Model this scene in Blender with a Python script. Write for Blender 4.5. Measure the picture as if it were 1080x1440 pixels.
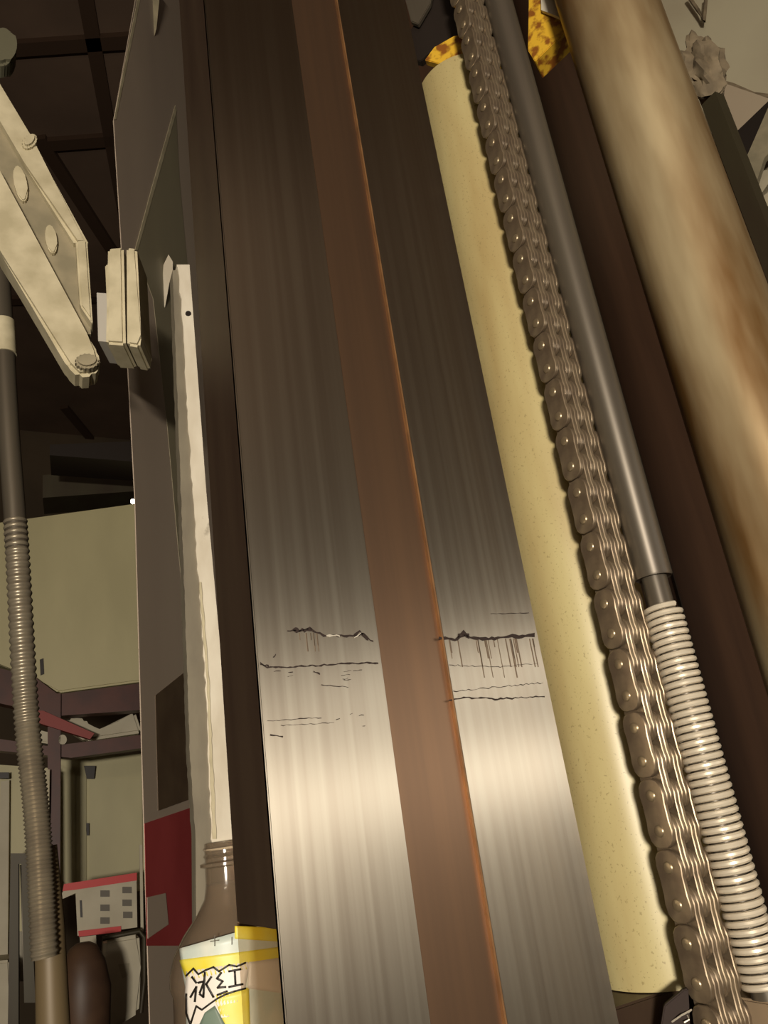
import bpy, bmesh, math, random
from mathutils import Vector, Matrix
random.seed(4)
for o in list(bpy.data.objects): bpy.data.objects.remove(o)
SC = bpy.context.scene; COL = SC.collection
rad = math.radians

# ------------------------------------------------------------------ camera
F = 1100.0; YAW = rad(30); CAM = Vector((0, 0, 1.4))
u_c = Vector(((115-540)/F, (720+2170)/F, -1)).normalized()
f_c = Vector((0, 0, -1)); h_c = (f_c - f_c.dot(u_c)*u_c).normalized(); r_c = h_c.cross(u_c)
Rw = Matrix(((math.cos(YAW), math.sin(YAW), 0), (-math.sin(YAW), math.cos(YAW), 0), (0, 0, 1)))
A = Rw @ Matrix((r_c, h_c, u_c))
cd = bpy.data.cameras.new('camera'); cam = bpy.data.objects.new('camera', cd); COL.objects.link(cam)
cam.matrix_world = Matrix.Translation(CAM) @ A.to_4x4()
cd.sensor_fit = 'VERTICAL'; cd.sensor_height = 36; cd.lens = 36*F/1440; cd.clip_start = .01
SC.camera = cam

# ------------------------------------------------------------------ light
W = bpy.data.worlds.new('world'); SC.world = W; W.use_nodes = True
bg = W.node_tree.nodes['Background']; bg.inputs[0].default_value = (.42, .31, .22, 1); bg.inputs[1].default_value = .10
def area(name, px_dir, back, right, up, size, power, col, sy=None):
    fw = Vector((math.sin(YAW), math.cos(YAW), 0)); rt = Vector((math.cos(YAW), -math.sin(YAW), 0))
    p = CAM - fw*back + rt*right + Vector((0, 0, up))
    l = bpy.data.lights.new(name, 'AREA'); l.shape = 'RECTANGLE'; l.size = size; l.size_y = sy or size
    l.energy = power; l.color = col
    o = bpy.data.objects.new(name, l); COL.objects.link(o); o.location = p
    o.rotation_euler = (CAM + px_dir - p).to_track_quat('-Z', 'Y').to_euler(); return o
area('work_lamp', Vector((.2, .4, .05)), 1.0, -.02, .0, .14, 22, (1, .89, .74), .08)
area('left_fill_light', Vector((.3, .5, .3)), 1.3, -.2, .42, .5, 2.0, (1, .86, .66), .08)  # unseen fill light added from the upper left to flatten the lighting
area('overhead_fill_light', Vector((.2, .3, .2)), 1.7, .3, 2.0, 2.6, 6.0, (1, .70, .48), 1.8)  # added overhead fill, out of view, gives the upper rails a brown glow
area('rail_highlight_light', Vector((.23, .32, .0)), -.03, .85, .03, .75, .75, (1, .93, .82), .07)  # unseen strip light, added to draw the bright band across the rails
area('upper_highlight_light', Vector((.27, .32, .05)), .0, .98, .20, .4, .35, (1, .93, .82), .05)  # second added strip light, out of view, for the right rail's higher highlight
SC.view_settings.view_transform = 'Standard'; SC.view_settings.look = 'None'
SC.view_settings.exposure = 0; SC.view_settings.gamma = 1; SC.view_settings.use_curve_mapping = False

# ------------------------------------------------------------------ pixel helpers
def ray(px, py): return A @ Vector(((px-540)/F, (720-py)/F, -1))
def atY(px, py, Y): d = ray(px, py); return CAM + d*(Y/d.y)
def atR(px, py, r): d = ray(px, py); return CAM + d*(r/math.hypot(d.x, d.y))
def vplane(px, py, r, turn=0):
    p = atR(px, py, r); n = -Vector((p.x-CAM.x, p.y-CAM.y, 0)).normalized()
    n = Matrix.Rotation(rad(turn), 3, 'Z') @ n
    return p, n
def onp(px, py, pl): d = ray(px, py); return CAM + d*((pl[0]-CAM).dot(pl[1])/d.dot(pl[1]))
def hx(px, py, Y): return atY(px, py, Y).x

# ------------------------------------------------------------------ materials
def srgb(c): return tuple((x/12.92 if x <= .04045 else ((x+.055)/1.055)**2.4) for x in c) + (1,)
MATS = {}
def mat(name, c1, c2=None, rough=.5, metal=0, scale=(20, 20, 20), aniso=0, bump=0, rvar=0, trans=0, spec=.5, detail=5, lo=.35, hi=.65, emit=0):
    if name in MATS: return MATS[name]
    m = bpy.data.materials.new(name); m.use_nodes = True; nt = m.node_tree; b = nt.nodes['Principled BSDF']
    b.inputs['Base Color'].default_value = srgb(c1); b.inputs['Roughness'].default_value = rough
    b.inputs['Metallic'].default_value = metal; b.inputs['Transmission Weight'].default_value = trans
    b.inputs['Specular IOR Level'].default_value = spec
    tc = nt.nodes.new('ShaderNodeTexCoord'); mp = nt.nodes.new('ShaderNodeMapping'); nz = nt.nodes.new('ShaderNodeTexNoise')
    mp.inputs['Scale'].default_value = scale; nz.inputs['Scale'].default_value = 1; nz.inputs['Detail'].default_value = detail
    nt.links.new(tc.outputs['Object'], mp.inputs[0]); nt.links.new(mp.outputs[0], nz.inputs['Vector'])
    cr = nt.nodes.new('ShaderNodeValToRGB'); cr.color_ramp.elements[0].position = lo; cr.color_ramp.elements[1].position = hi
    cr.color_ramp.elements[0].color = srgb(c1); cr.color_ramp.elements[1].color = srgb(c2 or c1)
    nt.links.new(nz.outputs[0], cr.inputs[0]); nt.links.new(cr.outputs[0], b.inputs['Base Color'])
    if rvar:
        mr = nt.nodes.new('ShaderNodeMapRange'); mr.inputs[1].default_value = .3; mr.inputs[2].default_value = .7
        mr.inputs[3].default_value = rough-rvar; mr.inputs[4].default_value = rough+rvar
        nt.links.new(nz.outputs[0], mr.inputs[0]); nt.links.new(mr.outputs[0], b.inputs['Roughness'])
    if bump:
        bp = nt.nodes.new('ShaderNodeBump'); bp.inputs['Strength'].default_value = bump; bp.inputs['Distance'].default_value = .0005
        nt.links.new(nz.outputs[0], bp.inputs['Height']); nt.links.new(bp.outputs[0], b.inputs['Normal'])
    if aniso:
        b.inputs['Anisotropic'].default_value = aniso
        cx = nt.nodes.new('ShaderNodeCombineXYZ'); cx.inputs[0].default_value = 1
        nt.links.new(cx.outputs[0], b.inputs['Tangent'])
    if emit:
        b.inputs['Emission Color'].default_value = srgb(c1); b.inputs['Emission Strength'].default_value = emit
    m['cr'] = 1; MATS[name] = m; return m
def spots(m, c, scale, th, fac=1, strength=.05, stretch=(1, 1, 1)):
    """mix dark specks of the given colour into a material's base colour"""
    nt = m.node_tree; b = nt.nodes['Principled BSDF']; src = b.inputs['Base Color'].links[0].from_socket
    tc = nt.nodes.new('ShaderNodeTexCoord'); mp = nt.nodes.new('ShaderNodeMapping'); nz = nt.nodes.new('ShaderNodeTexNoise')
    mp.inputs['Scale'].default_value = stretch; nz.inputs['Scale'].default_value = scale; nz.inputs['Detail'].default_value = 6
    nt.links.new(tc.outputs['Object'], mp.inputs[0]); nt.links.new(mp.outputs[0], nz.inputs['Vector'])
    r = nt.nodes.new('ShaderNodeMapRange'); r.inputs[1].default_value = th; r.inputs[2].default_value = th+strength; r.inputs[4].default_value = fac
    nt.links.new(nz.outputs[0], r.inputs[0]); mx = nt.nodes.new('ShaderNodeMix'); mx.data_type = 'RGBA'
    nt.links.new(r.outputs[0], mx.inputs['Factor']); nt.links.new(src, mx.inputs['A']); mx.inputs['B'].default_value = srgb(c)
    nt.links.new(mx.outputs['Result'], b.inputs['Base Color']); return m

m_rail = mat('ground_steel', (.70, .66, .60), (.73, .70, .64), .33, 1, (260, 260, 2), aniso=.8, rvar=.012)
m_groove = mat('brown_painted_steel', (.51, .41, .33), (.54, .43, .34), .38, .85, (200, 200, 4), aniso=.5)
m_dark = mat('oiled_dark_steel', (.26, .20, .16), (.30, .24, .19), .42, .3, (60, 60, 8))
m_brown = mat('dark_brown_paint', (.28, .20, .15), (.32, .23, .17), .45, .1, (40, 40, 4))
m_edge = mat('copper_edge', (.62, .46, .30), (.5, .37, .25), .45, .5, (200, 200, 60))
m_yel = spots(mat('pale_yellow_paint', (.77, .72, .52), (.68, .60, .41), .38, 0, (28, 28, 5), lo=.4, hi=.72), (.55, .49, .32), 700, .62, .6)
m_worn = mat('worn_bronze_rod', (.50, .37, .21), (.80, .73, .58), .38, .5, (26, 26, 5), rvar=.06, lo=.32, hi=.66, detail=4)
m_chain = mat('oily_chain_steel', (.48, .42, .35), (.56, .50, .41), .36, .6, (120, 120, 120), rvar=.08)
m_pin = mat('pin_steel', (.58, .52, .42), None, .35, .6)
m_spring = mat('bright_spring_steel', (.88, .84, .76), None, .42, .35)
m_sheath = mat('grey_sheath', (.34, .31, .27), (.38, .35, .30), .40, .4, (80, 80, 5))
m_white = spots(mat('chipped_white_paint', (.86, .83, .76), (.78, .74, .66), .5, 0, (60, 60, 25)), (.5, .46, .38), 60, .68, .6)
m_putty = mat('grey_green_filler', (.44, .41, .35), (.50, .47, .40), .7, 0, (80, 80, 30), bump=.4)
m_panel = mat('taupe_panel_paint', (.66, .60, .54), (.70, .64, .57), .4, 0, (10, 10, 2))
m_panel2 = mat('olive_panel_paint', (.55, .52, .43), (.59, .56, .46), .45, 0, (10, 10, 3))
m_decal = mat('dark_brown_decal', (.34, .28, .22), (.38, .32, .25), .35, 0, (40, 40, 40))
m_red = mat('crimson_paint', (.66, .28, .28), (.60, .24, .24), .4, 0, (20, 20, 10))
m_cream = mat('cream_enamel', (.80, .77, .60), (.74, .71, .55), .5, 0, (8, 8, 3))
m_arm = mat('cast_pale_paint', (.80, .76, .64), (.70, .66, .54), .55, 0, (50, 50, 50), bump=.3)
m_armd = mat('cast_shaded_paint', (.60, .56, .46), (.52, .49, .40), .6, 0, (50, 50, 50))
m_ceil = mat('ceiling_board', (.46, .38, .32), (.52, .43, .36), .8, 0, (4, 4, 4))
m_beam = mat('ceiling_batten', (.32, .24, .18), None, .8)
m_wall = mat('shop_wall', (.46, .40, .32), (.40, .35, .28), .8, 0, (3, 3, 3))
m_floor = mat('shop_floor', (.34, .30, .25), (.28, .25, .20), .7, 0, (6, 6, 6))
m_rackr = mat('dark_red_rack', (.34, .15, .10), (.26, .11, .08), .5, 0, (20, 20, 20))
m_redb = mat('red_print', (.80, .18, .18), None, .5)
m_prt = mat('grey_print', (.42, .40, .36), None, .6)
m_box = mat('carton_white', (.80, .77, .68), (.74, .71, .62), .6, 0, (15, 15, 15))
m_blk = mat('near_black', (.13, .10, .08), None, .5)
m_brn = mat('brown_plastic', (.36, .27, .20), (.30, .22, .17), .5, 0, (20, 20, 20))
m_rust = mat('rusty_yellow_paint', (.88, .70, .20), (.55, .33, .10), .5, 0, (110, 110, 110), lo=.45, hi=.58)
m_hose = mat('metal_hose', (.62, .58, .50), (.56, .52, .45), .35, .5, (60, 60, 60))
m_sleeve = mat('olive_sleeve', (.45, .39, .28), (.42, .36, .26), .5, .1, (40, 40, 6))
m_pet = mat('clear_plastic', (.74, .66, .56), None, .12, 0, trans=.75)
m_tea = mat('brown_tea', (.52, .42, .33), None, .3, 0, trans=.25)
m_lab = mat('label_pale', (.90, .90, .84), (.80, .84, .80), .4, 0, (70, 70, 70))
m_laby = mat('label_yellow', (.95, .86, .16), (.93, .90, .45), .4, 0, (60, 60, 60))
m_labw = mat('label_white', (.95, .92, .88), None, .4)
m_labk = mat('label_black', (.14, .12, .10), None, .4)
m_score = mat('dark_score', (.17, .12, .10), None, .8)
m_shine = mat('torn_metal', (.95, .92, .85), None, .3, .6)
m_tint = bpy.data.materials.new('label_dimming_tint'); m_tint.use_nodes = True
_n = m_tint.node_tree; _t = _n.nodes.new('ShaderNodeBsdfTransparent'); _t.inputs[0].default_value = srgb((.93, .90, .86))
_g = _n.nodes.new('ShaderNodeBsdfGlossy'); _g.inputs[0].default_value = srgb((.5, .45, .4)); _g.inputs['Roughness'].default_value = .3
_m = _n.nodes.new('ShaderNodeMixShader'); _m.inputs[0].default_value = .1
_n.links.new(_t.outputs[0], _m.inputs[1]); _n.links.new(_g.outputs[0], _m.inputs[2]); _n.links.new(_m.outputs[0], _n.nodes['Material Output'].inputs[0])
m_lamp = mat('lamp_glow', (1, .95, .85), None, .5, emit=25)
m_olive = mat('dark_olive_steel', (.27, .25, .18), (.24, .20, .15), .5, .2, (20, 20, 5))
m_foil = mat('off_white_sheet', (.78, .75, .64), (.72, .68, .58), .6, 0, (5, 5, 5))
m_rag = mat('tan_rag', (.58, .52, .42), (.44, .39, .31), .8, 0, (60, 60, 60), bump=.8)

# ------------------------------------------------------------------ mesh helpers
def obj(name, bm, m, parent=None, smooth=False, kind=None):
    me = bpy.data.meshes.new(name)
    bmesh.ops.recalc_face_normals(bm, faces=bm.faces)
    bm.to_mesh(me); bm.free()
    for mm in (m if isinstance(m, (list, tuple)) else [m]): me.materials.append(mm)
    if smooth:
        for p in me.polygons: p.use_smooth = True
        me.set_sharp_from_angle(angle=rad(38))
    o = bpy.data.objects.new(name, me); COL.objects.link(o)
    if parent: o.parent = parent
    if kind: o['kind'] = kind
    return o
def thing(name, label, cat, group=None, loc=None):
    o = bpy.data.objects.new(name, None); COL.objects.link(o); o.empty_display_size = .05
    o['label'] = label; o['category'] = cat
    if group: o['group'] = group
    return o
def tag(o, label, cat, group=None, kind=None):
    o['label'] = label; o['category'] = cat
    if group: o['group'] = group
    if kind: o['kind'] = kind
    return o
def rebase(root, loc):
    """put an Empty at its thing's base without moving its parts"""
    loc = Vector(loc); root.location = loc
    for c in root.children: c.location = c.location - loc
def box(bm, a, b, mi=0, bev=0):
    x0, y0, z0 = a; x1, y1, z1 = b
    r = bmesh.ops.create_cube(bm, size=1)
    for v in r['verts']: v.co = Vector(((x0+x1)/2+v.co.x*(x1-x0), (y0+y1)/2+v.co.y*(y1-y0), (z0+z1)/2+v.co.z*(z1-z0)))
    fs = set(f for v in r['verts'] for f in v.link_faces)
    for f in fs: f.material_index = mi
    if bev:
        es = set(e for v in r['verts'] for e in v.link_edges)
        bmesh.ops.bevel(bm, geom=list(es), offset=bev, segments=2, affect='EDGES')
def bx(a, b, bev=0):
    bm = bmesh.new(); box(bm, a, b, 0, bev); return bm
def lathe(prof, c, n=48, bm=None, caps=True):
    bm = bm or bmesh.new(); rings = []
    for r, z in prof: rings.append([bm.verts.new((c[0]+r*math.cos(2*math.pi*i/n), c[1]+r*math.sin(2*math.pi*i/n), c[2]+z)) for i in range(n)])
    for a, b in zip(rings, rings[1:]):
        for i in range(n): bm.faces.new((a[i], a[(i+1) % n], b[(i+1) % n], b[i]))
    if caps: bm.faces.new(rings[0][::-1]); bm.faces.new(rings[-1])
    return bm
def tube(pts, rads, n=24, bm=None, caps=True):
    bm = bm or bmesh.new(); pts = [Vector(p) for p in pts]; rings = []
    if not isinstance(rads, (list, tuple)): rads = [rads]*len(pts)
    t0 = (pts[1]-pts[0]).normalized(); up = Vector((0, 0, 1)) if abs(t0.z) < .9 else Vector((0, 1, 0))
    nrm = t0.cross(up).normalized()
    for i, p in enumerate(pts):
        t = (pts[min(i+1, len(pts)-1)]-pts[max(i-1, 0)]).normalized()
        nrm = (nrm-t*nrm.dot(t)).normalized(); bn = t.cross(nrm)
        rings.append([bm.verts.new(p+(nrm*math.cos(2*math.pi*k/n)+bn*math.sin(2*math.pi*k/n))*rads[i]) for k in range(n)])
    for a, b in zip(rings, rings[1:]):
        for k in range(n): bm.faces.new((a[k], a[(k+1) % n], b[(k+1) % n], b[k]))
    if caps: bm.faces.new(rings[0][::-1]); bm.faces.new(rings[-1])
    return bm
def extr(pts3, vec, bm=None, mi=0, bev=0):
    bm = bm or bmesh.new()
    a = [bm.verts.new(p) for p in pts3]; b = [bm.verts.new(p+vec) for p in pts3]; n = len(a)
    fs = [bm.faces.new(a), bm.faces.new(b[::-1])]+[bm.faces.new((a[i], b[i], b[(i+1) % n], a[(i+1) % n])) for i in range(n)]
    for f in fs: f.material_index = mi
    if bev: bmesh.ops.bevel(bm, geom=list(set(e for f in fs for e in f.edges)), offset=bev, segments=2, affect='EDGES')
    return bm
def slab(name, px, pl, th, m, parent=None, front=0, bev=0, smooth=False):
    pts = [onp(x, y, pl)+pl[1]*front for x, y in px]
    return obj(name, extr(pts, -pl[1]*th, bev=bev), m, parent, smooth)
def rrect(x0, y0, x1, y1): return [(x0, y0), (x1, y0), (x1, y1), (x0, y1)]
def oval(cx, cy, rx, ry, n=16, rot=0):
    return [(cx+rx*math.cos(t)*math.cos(rot)-ry*math.sin(t)*math.sin(rot), cy+rx*math.cos(t)*math.sin(rot)+ry*math.sin(t)*math.cos(rot)) for t in [2*math.pi*k/n for k in range(n)]]

# ------------------------------------------------------------------ room
ZC = 3.7
obj('floor', bx((-4, -3, -.1), (6, 5, 0)), m_floor, kind='structure')
obj('ceiling', bx((-4, -3, ZC), (6, 5, ZC+.1)), m_ceil, kind='structure')
obj('wall_back', bx((-4, 4.4, 0), (6, 4.5, ZC)), m_wall, kind='structure')
obj('wall_left', bx((-4, -3, 0), (-3.9, 4.4, ZC)), m_wall, kind='structure')
obj('wall_right', bx((5.9, -3, 0), (6, 4.4, ZC)), m_wall, kind='structure')
for i, (a, b) in enumerate([((0, 66), (235, 50)), ((0, 205), (200, 190)), ((55, 190), (190, 400)), ((120, -10), (180, 330)), ((0, 420), (200, 415)), ((90, 570), (190, 690))]):
    def c_(px, py): d = ray(px, py); return CAM+d*((ZC-CAM.z)/d.z)
    p, q = c_(*a), c_(*b); dr = (q-p).normalized(); s = dr.cross(Vector((0, 0, 1)))*.022
    obj('trim_%d' % (i+1), extr([p+s, q+s, q-s, p-s], Vector((0, 0, -.02))), m_beam, kind='structure')

# ------------------------------------------------------------------ machine column with its two guide rails
D = .32; Z0, Z1 = 0.0, 2.6
x1l, x1r = hx(384, 1210, D), hx(560, 1100, D)
x2l, x2r = hx(650, 1060, D), hx(800, 1100, D)
col = thing('machine_column', 'brown machine column carrying the two bright ground steel guide rails', 'machine column')
obj('column_web', bx((x1l+.0215, D+.003, Z0), (x2r-.004, D+.05, Z1)), m_brown, col)
obj('channel_face', bx((x1r, D+.002, Z0), (x2l, D+.003, Z1)), m_groove, col)
def rail(x0, x1, label):
    o = obj('guide_rail', bx((x0, D, Z0), (x1, D+.003, Z1), .0005), m_rail, col); o['label'] = label; return o
r1 = rail(x1l, x1r, 'left, wider-looking steel guide rail with two fine score lines')
r2 = rail(x2l, x2r, 'right steel guide rail with one bold dark score line')
o = obj('channel_edge', bx((x2l-.0009, D-.0004, Z0), (x2l, D+.002, Z1)), m_edge, col)
# dark bar down the left flank of the column, ending above the bottle's label
zb = atY(385, 1305, D+.012).z
ybk = D+.012
xb = x1l+.0005
d = ray(327, 1200); yb2 = xb*d.y/d.x
obj('side_bar', bx((xb, D+.0032, zb), (xb+.02, yb2, Z1), .0008), m_dark, col)
g_ = obj('label_dimming_strip', bx((xb, D+.0034, zb-.25), (xb+.0012, yb2, zb)), m_tint, col); g_['label'] = 'added see-through strip below the side bar, dims the bottle label'  # not a machine part: added to dim the right side of the label
rebase(col, ((x1l+x2r)/2, D+.03, Z0))

def jag(parent, px, wid, name='score_mark', m=m_score, amp=1.5, step=4, off=.00025):
    """an irregular gouge along a pixel polyline, laid on the rail face"""
    pts = []
    for (a, b) in zip(px, px[1:]):
        n = max(1, int(abs(b[0]-a[0])/step))
        for k in range(n): t = k/n; pts.append((a[0]+(b[0]-a[0])*t, a[1]+(b[1]-a[1])*t))
    pts.append(px[-1]); bm = bmesh.new(); up = []; dn = []
    for (x, y) in pts:
        y += random.uniform(-amp, amp); w = wid*random.uniform(.35, 1.3)
        up.append(atY(x, y-w/2, D-off)); dn.append(atY(x, y+w/2, D-off))
    A_ = [bm.verts.new(p) for p in up]; B_ = [bm.verts.new(p) for p in dn]
    A2 = [bm.verts.new((p.x, D+.0002, p.z)) for p in up]; B2 = [bm.verts.new((p.x, D+.0002, p.z)) for p in dn]
    for i in range(len(A_)-1):
        bm.faces.new((A_[i], A_[i+1], B_[i+1], B_[i])); bm.faces.new((A_[i], A2[i], A2[i+1], A_[i+1])); bm.faces.new((B_[i], B_[i+1], B2[i+1], B2[i]))
    o = obj(name, bm, m, parent); return o
def rel(o, p): o.location -= p.location + (p.parent.location if p.parent else Vector()); return o
bpy.context.view_layer.update()
def J(p, *a, **k): o = jag(p, *a, **k); o.matrix_parent_inverse = Matrix.Translation(-(p.location+p.parent.location)); return o
J(r1, [(404, 888), (430, 886), (436, 884), (455, 893), (480, 893), (500, 894), (512, 892), (525, 902)], 3.2, amp=1.6)
J(r1, [(412, 885), (438, 887)], 5, amp=2, step=3)
J(r1, [(498, 893), (506, 888), (518, 900)], 4, amp=1, step=3)
J(r1, [(459, 894), (478, 894)], 3, name='torn_burr', m=m_shine, amp=1, off=.0004)
J(r1, [(498, 897), (508, 890)], 2.5, name='torn_burr', m=m_shine, amp=.6, off=.0004)
for _ in range(12):
    x, y = random.uniform(378, 510), random.choice([random.uniform(940, 965), random.uniform(1000, 1030)])
    J(r1, [(x, y), (x+random.uniform(3, 14), y-1)], random.uniform(.5, 1.1), amp=.6, step=3)
J(r1, [(366, 932), (376, 938), (400, 938), (440, 936), (480, 933), (532, 932)], 2.2, amp=1)
J(r1, [(366, 933), (378, 937)], 4, amp=1.4, step=3)
J(r1, [(441, 944), (450, 948)], 2, amp=.8, step=3)
J(r1, [(384, 925), (388, 920)], 2, amp=.8, step=2)
J(r1, [(376, 1014), (405, 1012), (452, 1009)], 1.2, amp=.8)
J(r1, [(380, 1033), (398, 1036)], 2.0, amp=.8)
J(r1, [(452, 963), (490, 966)], 1.0, amp=.6)
J(r1, [(395, 1020), (470, 1016)], .7, amp=.8)
J(r2, [(617, 897), (640, 899), (648, 894), (655, 893), (662, 897), (700, 898), (716, 894), (730, 895), (752, 892)], 4.6, amp=1.1)
J(r2, [(644, 895), (652, 890), (660, 895)], 6, amp=1, step=3)
J(r2, [(632, 984), (660, 981), (700, 983), (766, 979)], 2.0, amp=1.2)
J(r2, [(638, 972), (700, 966), (764, 960)], .9, amp=1.2)
J(r2, [(690, 863), (744, 862)], .9, amp=.4)
J(r2, [(632, 935), (700, 938), (756, 933)], .6, amp=1.0)
def vscr(p, x, y0, y1, w):
    q = [atY(x, y0, D-.0002), atY(x+(y1-y0)*.155, y1, D-.0002)]; w *= .0003
    zz = sorted((q[0].z, q[1].z)); xx = q[0].x
    o = obj('drag_mark', bx((xx-w, D-.0002, zz[0]), (xx+w, D+.0001, zz[1])), m_drag, p)
    o.matrix_parent_inverse = Matrix.Translation(-(p.location+p.parent.location))
m_drag = mat('drag_grey', (.50, .44, .38), None, .5, .7)
for k in range(22):
    x = random.uniform(628, 752); vscr(r2, x, 898, 898+random.choice([12, 20, 28, 40, 55]), random.uniform(.4, 1.1))
for k in range(9):
    x = random.uniform(415, 450); vscr(r1, x, 890, 890+random.choice([10, 18, 26]), .4)

# ------------------------------------------------------------------ yellow cylinder behind the right rail
def heading(px, py): d = ray(px, py); return math.atan2(d.x, d.y)
h0 = heading(812, 1150)-rad(.9); hc = h0+rad(4.3); dc = .484; rc = dc*math.sin(rad(4.3))
cx, cy = dc*math.sin(hc), dc*math.cos(hc)
ztop = atR(618, 95, dc-rc*.8).z; zbot = atR(905, 1398, dc-rc).z
cyl = thing('hydraulic_cylinder', 'pale yellow painted cylinder between right guide rail and leaf chain', 'cylinder')
obj('barrel', lathe([(rc, zbot), (rc, ztop-.002), (rc-.002, ztop)], (cx, cy, 0), 96), m_yel, cyl, True)
obj('end_cap', lathe([(rc*.3, ztop), (rc*.3, ztop+.003)], (cx, cy, 0), 48), m_blk, cyl, True)
rebase(cyl, (cx, cy, zbot))
# ledge under it
lp = atR(905, 1405, dc-rc)
lg = obj('support_ledge', bx((x2r-.003, D+.011, zbot-.035), (cx+rc+.012, cy+rc, zbot-.0005), .001), m_dark)
tag(lg, 'dark oily steel ledge under the pale yellow cylinder', 'ledge')

# ------------------------------------------------------------------ leaf chain
P = .0159; chR = .42
ch_h = heading(927, 1169); cxx = chR*math.sin(ch_h); cyy = chR*math.cos(ch_h)   # far-left corner of the side plate
CW = .0205; H = .0078
xL = cxx; yC = cyy; T = CW/8
chain = thing('leaf_chain', 'oily grey leaf chain running down beside the coil spring', 'chain')
def sg(v): return math.copysign(abs(v)**.80, v)
def plate(bm, x0, x1, z0):
    out = []; n = 9; wst = H*.93; b = .0004
    def arc(cz, a0, a1): return [(H*sg(math.cos(a0+(a1-a0)*k/n)), cz+H*sg(math.sin(a0+(a1-a0)*k/n))) for k in range(n+1)]
    out += arc(P, rad(-25), rad(205)); out += [(-wst, P*.5)]
    out += arc(0, rad(155), rad(385)); out += [(wst, P*.5)]
    rings = []
    for x, s in ((x0, 1-b/H), (x0+b, 1), (x1-b, 1), (x1, 1-b/H)):
        rings.append([bm.verts.new((x, y*s, z0+P/2+(z-P/2)*(1-(1-s)*.5))) for y, z in out])
    m_ = len(out)
    for a, c in zip(rings, rings[1:]):
        for k in range(m_): bm.faces.new((a[k], a[(k+1) % m_], c[(k+1) % m_], c[k]))
    bm.faces.new(rings[0][::-1]); bm.faces.new(rings[-1])
g = .00012
def linkmesh(idx, name):
    bm = bmesh.new()
    for i in idx: plate(bm, i*T+g, (i+1)*T-g, 0)
    return obj(name, bm, m_chain, chain, True)
lo_ = linkmesh((0, 3, 4, 7), 'outer_link'); li_ = linkmesh((1, 2, 5, 6), 'inner_link')
bm = bmesh.new()
prof = [(.0001, -.0007), (.0014, -.0007), (.0024, -.0005), (.0028, .0), (.0028, CW), (.0021, CW+.0006), (.0001, CW+.0009)]
rings = [[bm.verts.new((x, r*math.cos(2*math.pi*k/16), r*math.sin(2*math.pi*k/16))) for k in range(16)] for r, x in prof]
for a, c in zip(rings, rings[1:]):
    for k in range(16): bm.faces.new((a[k], a[(k+1) % 16], c[(k+1) % 16], c[k]))
pin_ = obj('chain_pin', bm, m_pin, chain, True)
zst = atR(927, 1169, chR).z
k0 = -9; k1 = 44
for k in range(k0, k1):
    src = lo_ if k % 2 == 0 else li_
    L = src if k in (0, 1) else src.copy()
    if k not in (0, 1): COL.objects.link(L); L.parent = chain
    L.location = (xL, yC, zst+k*P)
    pn = pin_ if k == 0 else pin_.copy()
    if k: COL.objects.link(pn); pn.parent = chain
    pn.location = (xL, yC, zst+k*P)
rebase(chain, (xL+CW/2, yC, zst+k0*P))

# ------------------------------------------------------------------ spring, rod and sheath
hs = (heading(955, 1060)+heading(1018, 1060))/2
sR = .432; sx, sy = sR*math.sin(hs), sR*math.cos(hs); sr = sR*math.sin((heading(1018, 1060)-heading(955, 1060))/2)
zs0 = atR(1060, 1400, sR-sr).z; zs1 = atR(925, 850, sR-sr).z; zsh = atR(915, 808, sR-sr).z
sh = thing('spring_guide_rod', 'grey rod with a dark sheath above and coil spring around its lower end', 'guide rod')
obj('inner_rod', lathe([(sr*.66, zs0-.0035), (sr*.66, zsh+.01)], (sx, sy, 0), 32), m_sheath, sh, True)
def sprof():
    pr = [(sr*.84, zsh+.0005), (sr*.93, zsh), (sr*.97, zsh+.0012)]
    return pr+[(sr*.97, Z1)]
obj('sheath', lathe(sprof(), (sx, sy, 0), 48), m_sheath, sh, True)
wp = .0036; wr = .0015; n = 28; turns = (zs1-zs0)/wp; pts = []
for k in range(int(turns*n)):
    a = 2*math.pi*k/n; pts.append((sx+(sr-wr)*math.cos(a), sy+(sr-wr)*math.sin(a), zs0+wp*k/n))
spg = obj('coil_spring', tube(pts, wr, 8), m_spring, sh, True); spg['label'] = 'bright steel coil spring'
rebase(sh, (sx, sy, zs0-.0035))
tb = obj('lower_bracket', bx((sx-.004, sy-.012, zs0-.05), (sx+.05, sy+.03, zs0-.004), .001), mat('tan_bracket', (.60, .52, .42), None, .5)); tag(tb, 'tan bracket end under the coil spring at bottom right', 'bracket')

pl = vplane(955, 1410, .421, 0)
o = slab('corner_block', [(934, 1414), (962, 1391), (968, 1391), (972, 1470), (925, 1470)], pl, .004, m_score, bev=.0005)
tag(o, 'small near-black block at the foot of the leaf chain', 'block')
pl2 = (pl[0]+pl[1]*.001, pl[1])
o = obj('metal_shaving', tube([onp(x, y, (pl2[0]+pl2[1]*.002*math.sin(i*1.7), pl2[1])) for i, (x, y) in enumerate([(945, 1437), (958, 1428), (972, 1420), (966, 1426), (969, 1434), (962, 1438)])], .0004, 6), m_shine, smooth=True)
tag(o, 'tiny bright curled metal shaving on the near-black block', 'metal shaving')
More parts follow.
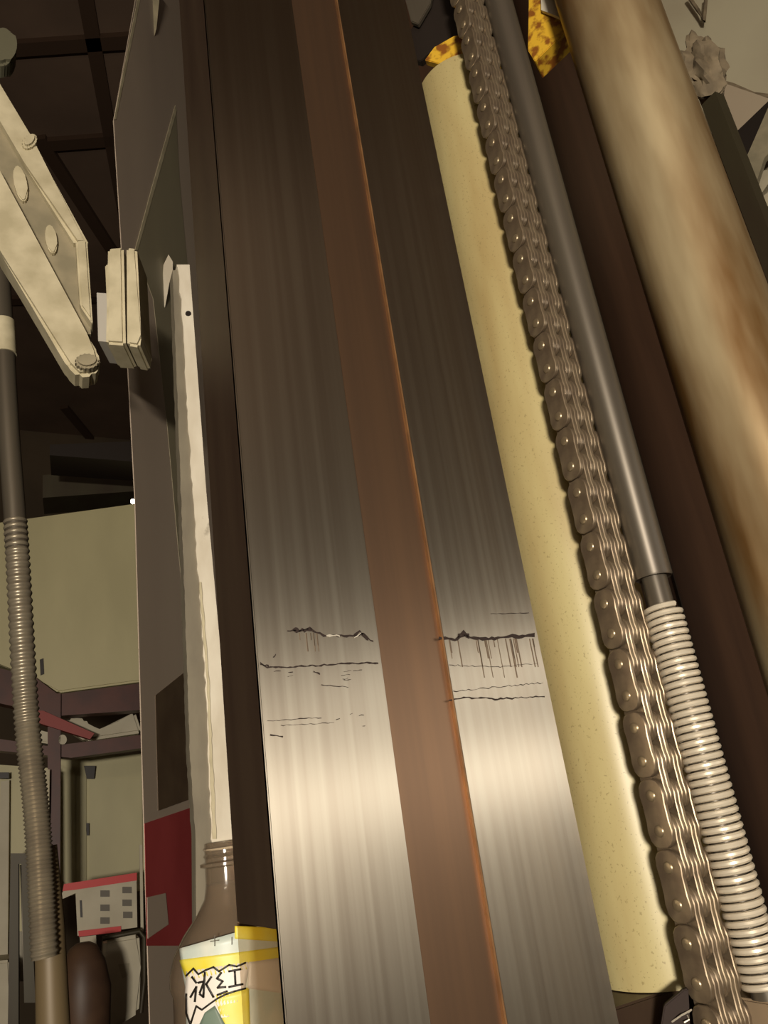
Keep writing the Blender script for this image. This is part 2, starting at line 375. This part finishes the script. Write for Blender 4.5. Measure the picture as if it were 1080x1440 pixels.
# ------------------------------------------------------------------ dark cover behind, and the big worn rod
cv = thing('rear_cover', 'dark brown flat cover behind the chain, spring and worn rod', 'machine cover')
yb = .60
obj('cover_plate', bx((cx+rc+.006, yb, 0), (1.15, yb+.01, Z1)), m_brown, cv)
xs = hx(1040, 1160, yb)
obj('cover_rib', bx((xs, yb-.004, 0), (xs+.0015, yb, Z1)), m_sheath, cv)
rebase(cv, (.8, yb, 0))
ha, hb = heading(1000, 720), heading(1080, 400); hcn = (ha+hb)/2; hr = (hb-ha)/2; bR = .47
bxx, byy = bR*math.sin(hcn), bR*math.cos(hcn); br = bR*math.sin(hr)
rod = obj('worn_piston_rod', lathe([(br, -1.4), (br, Z1-1.4)], (0, 0, 0), 96), m_worn, smooth=True); rod.location = (bxx, byy, 1.4)
tag(rod, 'thick worn bronze and cream piston rod crossing the right side', 'piston rod')
ho = hb+rad(.9); pb = .66
o = obj('square_post', bx((pb*math.sin(ho)-.006, pb*math.cos(ho)-.008, 0), (pb*math.sin(ho)+.006, pb*math.cos(ho)+.008, atR(995, 145, pb).z)), m_olive)
tag(o, 'dark olive post just right of the thick worn rod', 'post')

# ------------------------------------------------------------------ top brackets
pl = vplane(625, 70, .455, -5)
yb_ = slab('yellow_bracket', [(597, 84), (610, 66), (638, 50), (668, 44), (672, 102), (650, 98)], pl, .006, m_rust, bev=.0006)
tag(yb_, 'rust stained yellow bracket left of the chain, above pale cylinder', 'bracket')
pl = vplane(600, 20, .47, -5)
o = slab('dark_bracket', [(548, 75), (580, 40), (607, 0), (625, -40), (700, -40), (700, 50), (640, 55), (612, 66), (592, 86)], pl, .006, m_blk, bev=.0006)
tag(o, 'near-black bracket at the top, left of the chain', 'bracket')
pl = vplane(590, 10, .465, -5)
o = slab('grey_lug', [(560, -40), (615, -40), (605, 5), (588, 34), (578, 30), (570, 0)], pl, .004, m_sheath, bev=.0006)
tag(o, 'small grey lug between right guide rail and near-black bracket', 'lug')
pl = vplane(770, 40, .50, -5)
o = slab('yellow_bracket', [(744, -30), (785, -30), (810, 30), (752, 86), (742, 70)], pl, .02, m_rust, bev=.0006)
tag(o, 'rust stained yellow bracket between grey sheath and worn rod', 'bracket')
pl = vplane(770, 10, .495, -5)
o = slab('white_tab', [(760, -30), (790, -30), (786, 24), (761, 14)], pl, .003, m_white)
tag(o, 'small white tab on the yellow bracket beside the worn rod', 'tab')

# ------------------------------------------------------------------ top right: sheet, rag, strut
pl = vplane(1010, 80, 1.1, 0)
o = slab('white_sheet_cover', [(880, -80), (1180, -80), (1180, 140), (1080, 140), (1020, 200), (985, 190), (930, 60)], pl, .05, m_foil, bev=.006)
tag(o, 'off-white sheet cover in the top right corner behind worn rod', 'sheet')
pl2 = (pl[0]+pl[1]*.02, pl[1])
fold = obj('sheet_fold', tube([onp(1000, 112, pl2), onp(1030, 120, pl2), onp(1060, 133, pl2), onp(1100, 138, pl2)], .0035, 8), m_rag, o, True)
fold = obj('sheet_fold', tube([onp(968, -5, pl2), onp(982, 15, pl2), onp(990, 30, pl2), onp(993, -5, pl2)], .003, 8), m_rag, o, True)
pl = vplane(1040, 190, 1.0, 0)
o = slab('pale_sheet', [(1004, 112), (1080, 138), (1100, 150), (1022, 205), (1010, 170)], pl, .02, mat('pinkish_sheet', (.70, .64, .55), None, .6))
tag(o, 'pale pinkish sheet hanging under the off-white sheet cover', 'sheet')
pl = vplane(1050, 200, .95, 0)
o = slab('dark_strut', [(1015, 205), (1095, 128), (1100, 160), (1062, 215), (1040, 245)], pl, .02, m_blk)
tag(o, 'near-black diagonal strut at the right edge above the post', 'strut')
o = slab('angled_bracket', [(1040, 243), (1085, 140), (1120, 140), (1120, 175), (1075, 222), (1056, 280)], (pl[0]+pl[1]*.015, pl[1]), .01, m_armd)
tag(o, 'tan angled bracket arm right of the near-black strut', 'bracket')
o = slab('pale_tile', [(1050, 240), (1120, 238), (1120, 200), (1080, 290), (1062, 285)], (pl[0]-pl[1]*.03, pl[1]), .01, m_foil)
tag(o, 'pale tile behind the tan angled bracket at right edge', 'tile')
# rag: crumpled sphere
c = atR(988, 100, .72); bm = bmesh.new(); bmesh.ops.create_icosphere(bm, subdivisions=4, radius=1)
from mathutils import noise
for v in bm.verts:
    q = v.co.copy(); k = 1+.45*noise.noise(q*2.2)+.18*noise.noise(q*6)
    v.co = Vector((q.x*.020*k, q.y*.020*k, q.z*.040*k))+c
o = obj('crumpled_rag', bm, m_rag, smooth=True); tag(o, 'crumpled tan rag stuffed behind the worn rod, top right', 'rag')

# ------------------------------------------------------------------ painted panel and chipped white trim
P1 = atR(205, 1240, .62); hd = rad(36)
dirp = Vector((math.sin(hd), math.cos(hd), 0)); npn = Vector((dirp.y, -dirp.x, 0))
pp = (P1, npn)
pan = thing('painted_side_panel', 'tall taupe painted panel with dark decal and crimson area', 'panel')
obj('panel_sheet', extr([onp(x, y, pp) for x, y in [(212, 1470), (205, 1240), (190, 700), (170, 330), (160, 170), (196, -30), (255, -30), (290, 500), (310, 900), (325, 1470)]], -npn*.0008), m_panel, pan)
slab('folded_area', [(247, 150), (252, 250), (275, 500), (300, 900), (262, 900), (235, 600), (215, 420), (190, 352), (216, 260)], pp, .0003, m_panel2, pan, front=0.00036)
slab('crease_line', [(246, 148), (248, 156), (193, 352), (189, 352), (214, 260)], pp, .0003, m_arm, pan, front=0.00060)
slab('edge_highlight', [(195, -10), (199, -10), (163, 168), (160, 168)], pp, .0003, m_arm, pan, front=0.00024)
q = onp(236, 390, pp); pchip = vplane(236, 390, math.hypot(q.x, q.y)-.012, 10)
slab('paint_chip', [(237, 358), (243, 368), (243, 385), (238, 398), (236, 410), (232, 432), (228, 428), (228, 400), (230, 372)], pchip, .003, m_white, pan)
q = onp(222, 30, pp); pchip = vplane(222, 30, math.hypot(q.x, q.y)-.012, 10)
slab('paint_streak', [(210, -20), (226, -20), (220, 40), (212, 70), (205, 84), (207, 50)], pchip, .003, m_armd, pan)
slab('decal', [(218, 978), (263, 942), (275, 950), (285, 1120), (272, 1122), (222, 1140)], pp, .0003, m_decal, pan, front=0.00042)
slab('crimson_area', [(203, 1158), (285, 1130), (292, 1330), (206, 1330)], pp, .0003, m_red, pan, front=0.00030)
slab('lower_band', [(206, 1262), (232, 1256), (236, 1300), (207, 1320)], pp, .0003, m_panel, pan, front=0.00060)
rebase(pan, (P1.x, P1.y, P1.z-.3))

tr = thing('chipped_trim_post', 'upright trim post, grey filler left and chipped white paint right', 'trim post')
pt = vplane(300, 900, .46, 12)
def jedge(pts, amp):
    out = []
    for a, b in zip(pts, pts[1:]):
        n = max(1, int(abs(b[1]-a[1])/9))
        for k in range(n): t = k/n; out.append((a[0]+(b[0]-a[0])*t+random.uniform(-amp, amp), a[1]+(b[1]-a[1])*t))
    return out+[pts[-1]]
slab('filler_face', jedge([(243, 380), (251, 600), (260, 850), (267, 1060), (275, 1180)], .6)+[(276, 1320), (310, 1320), (300, 900), (265, 380)], pt, .012, m_putty, tr)
slab('white_face', [(248, 374), (266, 374)]+[(290, 700), (308, 900), (326, 1186), (298, 1186)]+jedge([(297, 1180), (288, 960), (280, 840), (271, 700), (262, 560), (257, 470), (250, 374)], 1.3)[:-1], pt, .010, m_white, tr, front=.0015)
slab('paint_ridge', jedge([(279, 820), (290, 960), (298, 1180)], .8)+jedge([(303, 1180), (293, 960), (282, 820)], .8), pt, .001, m_arm, tr, front=.0024)
slab('screw_hole', oval(264, 443, 4, 3.5), pt, .001, m_blk, tr, front=.0020)
q = atR(300, 1320, .45); rebase(tr, (q.x, q.y, q.z))

# ------------------------------------------------------------------ tea bottle
bd = .455; bh = heading(326, 1320); bX, bY = bd*math.sin(bh), bd*math.cos(bh)
zt = atR(310, 1183, bd-.01).z
br_ = bd*math.sin(bh-heading(236, 1325)); kx = br_/.034
pr = [(.0112, 0), (.0122, -.0004), (.0124, -.002), (.0134, -.003), (.0124, -.004), (.0124, -.0055), (.0134, -.0065), (.0124, -.0075), (.0124, -.009), (.0152, -.0098), (.0152, -.0112), (.0126, -.012), (.0126, -.020), (.0138, -.026), (.0185, -.033), (.026, -.041), (.0315, -.049), (.0338, -.057), (.0340, -.062), (.0325, -.066), (.0322, -.12), (.0322, -.19), (.033, -.2), (.030, -.206)]
pr = [(r*kx, z*1.02) for r, z in pr][::-1]
bot = thing('tea_bottle', 'brown tea bottle with yellow and white label, no cap', 'bottle')
obj('bottle_body', lathe(pr, (bX, bY, zt), 64, caps=False), m_pet, bot, True)
obj('tea', lathe([(max(.001, r-.0012*kx), z) for r, z in pr if z < -.014], (bX, bY, zt), 64), m_tea, bot, True)
LR = .0346*kx
def oncyl(px, py, r):
    d = ray(px, py); ox, oy = CAM.x-bX, CAM.y-bY
    a = d.x**2+d.y**2; b = ox*d.x+oy*d.y; c = ox*ox+oy*oy-r*r; q = max(b*b-a*c, 0)
    return CAM+d*((-b-math.sqrt(q))/a)
def ruled(name, L, R, r, m, n=14, mm=6):
    """patch wrapped round the bottle between a left and a right pixel edge"""
    def samp(pts, t):
        t *= len(pts)-1; i = min(int(t), len(pts)-2); t -= i; return (pts[i][0]+(pts[i+1][0]-pts[i][0])*t, pts[i][1]+(pts[i+1][1]-pts[i][1])*t)
    bm = bmesh.new(); N_ = max(mm, (max(len(L), len(R))-1)*4); g_ = []
    for j in range(N_+1):
        a, b = samp(L, j/N_), samp(R, j/N_)
        g_.append([bm.verts.new(oncyl(a[0]+(b[0]-a[0])*i/n, a[1]+(b[1]-a[1])*i/n, r)) for i in range(n+1)])
    for j in range(N_):
        for i in range(n): bm.faces.new((g_[j][i], g_[j][i+1], g_[j+1][i+1], g_[j+1][i]))
    o = obj(name, bm, m, lab if name != 'label' else bot, True)
    sd = o.modifiers.new('s', 'SOLIDIFY'); sd.thickness = .00012; return o
lab = None
lab = ruled('label', [(252, 1334), (256, 1365), (262, 1395), (262, 1450), (268, 1500)], [(405, 1290), (408, 1365), (409, 1400), (412, 1440), (412, 1500)], LR+.0002, m_lab, 30)
lab['label'] = 'yellow and white bottle label with bold outlined lettering'
ruled('label_print', [(252, 1350), (262, 1378)], [(404, 1330), (406, 1352)], LR+.0005, m_laby, 24)
ruled('label_print', [(330, 1302), (330, 1320)], [(404, 1305), (404, 1325)], LR+.0005, m_laby, 16)
ruled('label_print', [(300, 1400), (318, 1450)], [(350, 1388), (352, 1450)], LR+.0005, m_laby, 10)
ruled('label_print', [(262, 1366), (260, 1400), (268, 1470)], [(352, 1352), (345, 1388), (300, 1470)], LR+.0005, m_labw, 16)
ruled('label_print', [(350, 1353), (348, 1390)], [(405, 1345), (405, 1398)], LR+.0006, mat('label_grey', (.88, .85, .80), None, .5), 12)
def stroke(p, w, m, r):
    for a, b in zip(p, p[1:]):
        dx, dy = b[0]-a[0], b[1]-a[1]; l = math.hypot(dx, dy); nx, ny = -dy/l*w/2, dx/l*w/2; ex, ey = dx/l*w*.35, dy/l*w*.35
        ruled('lettering', [(a[0]-ex+nx, a[1]-ey+ny), (b[0]+ex+nx, b[1]+ey+ny)], [(a[0]-ex-nx, a[1]-ey-ny), (b[0]+ex-nx, b[1]+ey-ny)], r, m, 2, 3)
# lettering: bold brush characters, white bodies with black outline
top = [(262, 1372), (272, 1362), (279, 1370), (290, 1364), (300, 1360), (308, 1366), (322, 1357), (333, 1359), (345, 1354)]
stroke(top, 2.6, m_labk, LR+.0008)
bot_ = [(268, 1440), (276, 1415), (284, 1420), (296, 1411), (306, 1404), (318, 1398), (330, 1394), (345, 1390)]
stroke(bot_, 2.6, m_labk, LR+.0008)
for s_ in ([(270, 1374), (276, 1382)], [(268, 1402), (276, 1388), (274, 1408)],               # ice: two dots
           [(288, 1368), (286, 1402), (281, 1398)], [(279, 1382), (287, 1380), (281, 1396)], [(297, 1374), (290, 1384), (300, 1402)],   # water
           [(311, 1368), (305, 1376), (313, 1380), (306, 1389), (317, 1388)], [(306, 1399), (319, 1394)],                          # silk
           [(322, 1366), (338, 1363)], [(330, 1366), (331, 1384)], [(322, 1388), (341, 1384)]):                                    # work
    stroke(s_, 2.9, m_labk, LR+.0010)
for s_ in ([(262, 1398), (262, 1425), (272, 1452)],): stroke(s_, 2.6, m_labk, LR+.0008)
ruled('label_print', [(288, 1424), (276, 1450)], [(302, 1414), (322, 1450)], LR+.0007, mat('label_teal', (.45, .52, .46), None, .5), 6)
for s_ in ([(302, 1315), (302, 1330)], [(296, 1324), (308, 1322)], [(326, 1318), (326, 1328)]): stroke(s_, 1.2, m_prt, LR+.0008)
rebase(bot, (bX, bY, zt-.21))
ld = obj('bottle_ledge', bx((bX-.06, bY-.045, zt-.235), (bX+.05, bY+.09, zt-.2105), .001), m_dark)
tag(ld, 'dark steel ledge under the tea bottle', 'ledge')

# ------------------------------------------------------------------ clamp arm, top left
arm = thing('support_bracket', 'pale cast clamp arm with round pads reaching in from top left', 'clamp arm')
pl = vplane(90, 380, .52, 0)
slab('arm_bar', [(-60, 150), (0, 240), (122, 468), (138, 492), (142, 512), (132, 526), (110, 528), (94, 512), (0, 352), (-60, 252)], pl, .022, m_arm, arm, bev=.003)
pw = (pl[0]-pl[1]*.012, pl[1])
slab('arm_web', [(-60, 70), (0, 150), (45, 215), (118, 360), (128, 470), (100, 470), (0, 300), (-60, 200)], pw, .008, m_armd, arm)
slab('arm_flange', [(-60, 40), (0, 128), (46, 205), (126, 352), (106, 352), (34, 238), (0, 180), (-60, 95)], pw, .02, m_arm, arm, front=.008, bev=.003)
slab('arm_pad', oval(29, 262, 9, 26, rot=-.2), pw, .006, m_arm, arm, front=.004, bev=.001)
slab('arm_pad', oval(72, 340, 8, 21, rot=-.15), pw, .006, m_arm, arm, front=.004, bev=.001)
slab('arm_stop', [(106, 350), (122, 348), (130, 466), (112, 440)], pw, .02, m_arm, arm, front=.010, bev=.0015)
slab('arm_collar', oval(42, 212, 12, 9, rot=-.7), pw, .01, m_arm, arm, front=.012, bev=.002)
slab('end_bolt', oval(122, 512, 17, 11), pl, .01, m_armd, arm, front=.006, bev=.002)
q = onp(0, 350, pl); rebase(arm, (q.x, q.y, q.z))
jaw = thing('clamp_jaw', 'thick pale clamp jaw block standing between arm and taupe panel', 'clamp jaw')
pj = vplane(170, 420, .50, -14)
slab('jaw_plate', [(151, 348), (173, 346), (176, 484), (148, 482)], pj, .035, m_arm, jaw, bev=.002)
slab('jaw_plate', [(177, 346), (192, 348), (198, 470), (196, 487), (178, 484)], pj, .035, m_arm, jaw, bev=.002)
slab('jaw_shim', [(143, 362), (150, 360), (154, 478), (148, 478)], pj, .03, m_arm, jaw, front=-.008, bev=.001)
slab('jaw_spacer', [(128, 395), (146, 396), (148, 466), (130, 464)], pj, .03, mat('grey_spacer', (.70, .68, .64), None, .5), jaw, front=-.014)
q = onp(170, 484, pj); rebase(jaw, (q.x, q.y, q.z))
o = slab('round_knob', oval(2, 62, 22, 27, 28), vplane(5, 62, .9), .03, mat('grey_green_knob', (.52, .51, .42), None, .5), bev=.005, smooth=True)  # plain round knob, a disc like a bolt head
tag(o, 'dull grey-green round pulley at the left edge near the top', 'knob')

# ------------------------------------------------------------------ flexible metal hose on the left
hose = thing('metal_hose', 'ribbed metal hose hanging down the left edge', 'hose')
cl = [(-6, 300), (4, 450), (12, 600), (24, 770), (37, 1000), (52, 1150), (60, 1290), (68, 1470)]
def cur(t):
    t *= len(cl)-1; i = min(int(t), len(cl)-2); t -= i
    p0, p1, p2, p3 = cl[max(i-1, 0)], cl[i], cl[i+1], cl[min(i+2, len(cl)-1)]
    f = lambda a, b, c, d: .5*(2*b+(c-a)*t+(2*a-5*b+4*c-d)*t*t+(3*b-a-3*c+d)*t**3)
    return (f(p0[0], p1[0], p2[0], p3[0]), f(p0[1], p1[1], p2[1], p3[1]))
hd_ = .62; R0 = .0082
def seg(t0, t1, r, n): return [atR(*cur(t0+(t1-t0)*k/n), hd_) for k in range(n+1)]
obj('smooth_sleeve', tube(seg(0, .43, R0, 30), R0*.98, 28), m_sheath, hose, True)
N = 640; pts = seg(.40, .90, R0, N); obj('ribbed_section', tube(pts, [R0*(1+.07*math.sin(k*2*math.pi/8)) for k in range(N+1)], 24), m_hose, hose, True)
obj('lower_sleeve', tube([atR(x, y, hd_+.012) for x, y in [(66, 1190), (70, 1300), (76, 1480)]], [R0*.8, R0*1.15, R0*1.3], 24), m_sleeve, hose, True)
obj('hose_collar', tube([atR(*cur(.145), hd_), atR(*cur(.19), hd_)], R0*1.12, 28), m_arm, hose, True)
q = atR(68, 1470, hd_); rebase(hose, q)

# ------------------------------------------------------------------ background shop
B = vplane(110, 900, 1.7, 0)
def bs(name, px, label, cat, m, depth=0, th=.03, bev=0, group=None):
    o = slab(name, px, (B[0]-B[1]*depth, B[1]), th, m, bev=bev); tag(o, label, cat, group); return o
cab = thing('wall_cabinet', 'cream enamel cabinet standing on the dark rack, partly in shadow', 'cabinet')
pc = (B[0], B[1])
slab('cabinet_body', [(-80, 745), (245, 700), (245, 952), (82, 974), (48, 950), (-80, 905)], pc, .35, m_cream, cab, bev=.004)
slab('cabinet_slot', [(56, 928), (61, 926), (62, 948), (57, 950)], pc, .004, m_blk, cab, front=.003)
q = onp(82, 974, pc); rebase(cab, q)
rk = thing('storage_rack', 'dark red steel rack under the cream cabinet', 'rack')
slab('rack_beam', [(-80, 925), (48, 955), (82, 980), (245, 958), (245, 998), (82, 1010), (-80, 975)], pc, .04, m_rackr, rk, front=.03)
slab('rack_beam', [(-80, 1030), (70, 1052), (245, 1030), (245, 1048), (100, 1068), (-80, 1050)], pc, .04, m_rackr, rk, front=.03)
slab('rack_brace', [(50, 1005), (62, 1005), (132, 1036), (126, 1044), (50, 1020)], pc, .02, mat('red_brace', (.55, .15, .12), None, .5), rk, front=.05)
slab('rack_post', [(68, 980), (86, 980), (84, 1500), (68, 1500)], pc, .04, m_rackr, rk, front=.04)
q = onp(76, 1500, pc); rebase(rk, q)
bs('cloth_bundle', [(88, 1022), (96, 1008), (120, 1010), (130, 1026), (140, 1030), (190, 1000), (200, 1030), (120, 1042)], 'pale crumpled bundle on the rack behind the red brace', 'bundle', m_box, .02, .04, .006)
bs('square_block', [(54, 1026), (70, 1030), (70, 1046), (56, 1044)], 'small pale square block left of the rack post', 'block', m_box, -.03, .03, .003)
bs('round_jar', oval(88, 1040, 6, 7), 'small pale jar under the red rack brace', 'jar', m_box, -.04, .02)
# locker doors behind
lk = thing('tall_locker', 'tall cream locker with narrow doors behind the rack post', 'locker')
pk = (B[0]-B[1]*.25, B[1])
slab('locker_body', [(80, 1064), (245, 1058), (245, 1250), (86, 1260)], pk, .3, m_cream, lk)
slab('locker_door', [(84, 1076), (106, 1086), (106, 1240), (84, 1240)], pk, .01, m_cream, lk, front=.008, bev=.002)
slab('locker_door', [(110, 1090), (121, 1092), (121, 1240), (110, 1240)], pk, .01, m_cream, lk, front=.008, bev=.002)
slab('locker_door', [(125, 1094), (200, 1096), (200, 1240), (125, 1240)], pk, .01, m_cream, lk, front=.008, bev=.002)
slab('locker_hook', [(118, 1078), (134, 1078), (132, 1096), (122, 1096)], pk, .01, m_blk, lk, front=.02)
slab('locker_handle', [(121, 1158), (125, 1158), (125, 1175), (122, 1175)], pk, .01, m_blk, lk, front=.02)
q = onp(150, 1260, pk); rebase(lk, q)
fr = thing('pale_appliance', 'pale upright appliance at the left edge behind the hose', 'appliance')
pf = (B[0]-B[1]*.1, B[1])
slab('appliance_body', [(-80, 1070), (75, 1080), (75, 1310), (-80, 1310)], pf, .3, m_cream, fr, bev=.005)
slab('appliance_door', [(2, 1100), (14, 1098), (12, 1350), (-4, 1350)], pf, .02, m_box, fr, front=.02)
slab('appliance_handle', [(0, 1088), (14, 1088), (14, 1096), (0, 1096)], pf, .02, m_blk, fr, front=.03)
slab('appliance_base', [(-80, 1310), (75, 1310), (75, 1380), (-80, 1380)], pf, .3, m_panel2, fr)
q = onp(0, 1380, pf); rebase(fr, q)
bs('stacked_bin', [(-80, 1358), (14, 1350), (20, 1500), (-80, 1500)], 'pale bin at the bottom left corner', 'bin', m_box, -.02, .1, .004)
bs('folding_easel', [(15, 1200), (40, 1200), (50, 1410), (34, 1410), (30, 1215), (26, 1215), (26, 1500), (10, 1500)], 'dark upright easel-like stand behind the metal hose, lower left', 'stand', m_olive, -.05, .03)
bs('grey_board', [(28, 1216), (44, 1214), (52, 1400), (34, 1402)], 'grey-mauve board inside the dark upright stand', 'board', m_sheath, -.02, .02)
bs('thin_funnel', [(60, 1082), (70, 1082), (69, 1140), (67, 1190), (65, 1140)], 'thin pale funnel hanging just left of the rack post', 'funnel', m_arm, -.06, .01)
# red and white carton
ct = thing('printed_carton', 'white carton with red printed stripes standing behind the pale canister', 'carton')
pq = (B[0]+B[1]*.06, B[1])
slab('carton_body', [(106, 1252), (192, 1236), (193, 1304), (109, 1316)], pq, .12, m_box, ct)
slab('carton_flap', [(86, 1258), (92, 1248), (192, 1228), (192, 1240), (106, 1256), (88, 1264)], pq, .01, m_box, ct, front=.004)
slab('red_stripe', [(90, 1243), (192, 1227), (192, 1238), (106, 1251), (88, 1253)], pq, .002, m_redb, ct, front=.008)
slab('red_stripe', [(110, 1309), (170, 1302), (170, 1310), (111, 1317)], pq, .002, m_redb, ct, front=.004)
for (x, y) in ((141, 1252), (141, 1272), (141, 1290), (172, 1247), (172, 1265), (173, 1282)):
    slab('printed_patch', rrect(x, y, x+13, y+9), pq, .001, m_prt, ct, front=.002)
slab('printed_bar', [(112, 1266), (115, 1266), (116, 1290), (113, 1290)], pq, .001, m_blk, ct, front=.002)
slab('hang_tab', [(112, 1318), (135, 1315), (136, 1338), (114, 1342)], pq, .01, m_box, ct)
q = onp(150, 1316, pq); rebase(ct, q)
cn = thing('white_canister', 'pale squarish canister with dark rim in front of the carton', 'canister')
pn_ = (B[0]+B[1]*.12, B[1])
slab('canister_body', [(146, 1322), (196, 1314), (198, 1360), (196, 1425), (140, 1460), (142, 1400)], pn_, .10, m_box, cn, bev=.006)
obj('canister_rim', tube([onp(x, y, (pn_[0]+pn_[1]*.01, pn_[1])) for x, y in [(144, 1320), (196, 1309), (203, 1318), (203, 1380), (198, 1424)]], .004, 10), m_olive, cn, True)
slab('faint_stamp', [(166, 1356), (182, 1354), (180, 1372), (172, 1376)], pn_, .001, mat('faint_stamp_grey', (.70, .67, .58), None, .6), cn, front=.0015)
q = onp(170, 1440, pn_); rebase(cn, q)
# brown pot
c = onp(117, 1405, (B[0]+B[1]*.30, B[1]))
s = (onp(156, 1405, (B[0]+B[1]*.30, B[1]))-c).length
o = obj('brown_pot', lathe([(s*.75, -s*2), (s*.95, -s), (s, s*.3), (s*.8, s*1.2), (s*.5, s*1.75), (s*.25, s*1.9)], c, 40), m_brn, smooth=True); tag(o, 'dark brown rounded pot left of the pale canister', 'pot')
bs('white_lid', [(90, 1425), (124, 1416), (127, 1421), (92, 1431)], 'thin white dish lying in front of the brown pot', 'lid', m_box, -.18, .02)  # loose thin white lid
bs('thin_rail', [(196, 1188), (200, 1188), (202, 1310), (198, 1310)], 'thin pale upright rod left of the crimson panel area', 'rod', m_box, -.10, .006)
bs('ceiling_duct', [(70, 625), (200, 620), (200, 650), (70, 640)], 'dark duct under the ceiling above the cream cabinet', 'duct', m_blk, -.1, .1)
bs('ceiling_duct', [(60, 668), (200, 660), (200, 690), (60, 700)], 'lower dark duct just above the cream cabinet', 'duct', m_olive, .1, .1)
bm = bmesh.new(); c = atR(187, 705, 1.55); bmesh.ops.create_uvsphere(bm, u_segments=16, v_segments=10, radius=.005, matrix=Matrix.Translation(c))
o = obj('pilot_lamp', bm, m_lamp); tag(o, 'tiny glowing lamp beside the taupe panel above the cream cabinet', 'lamp')
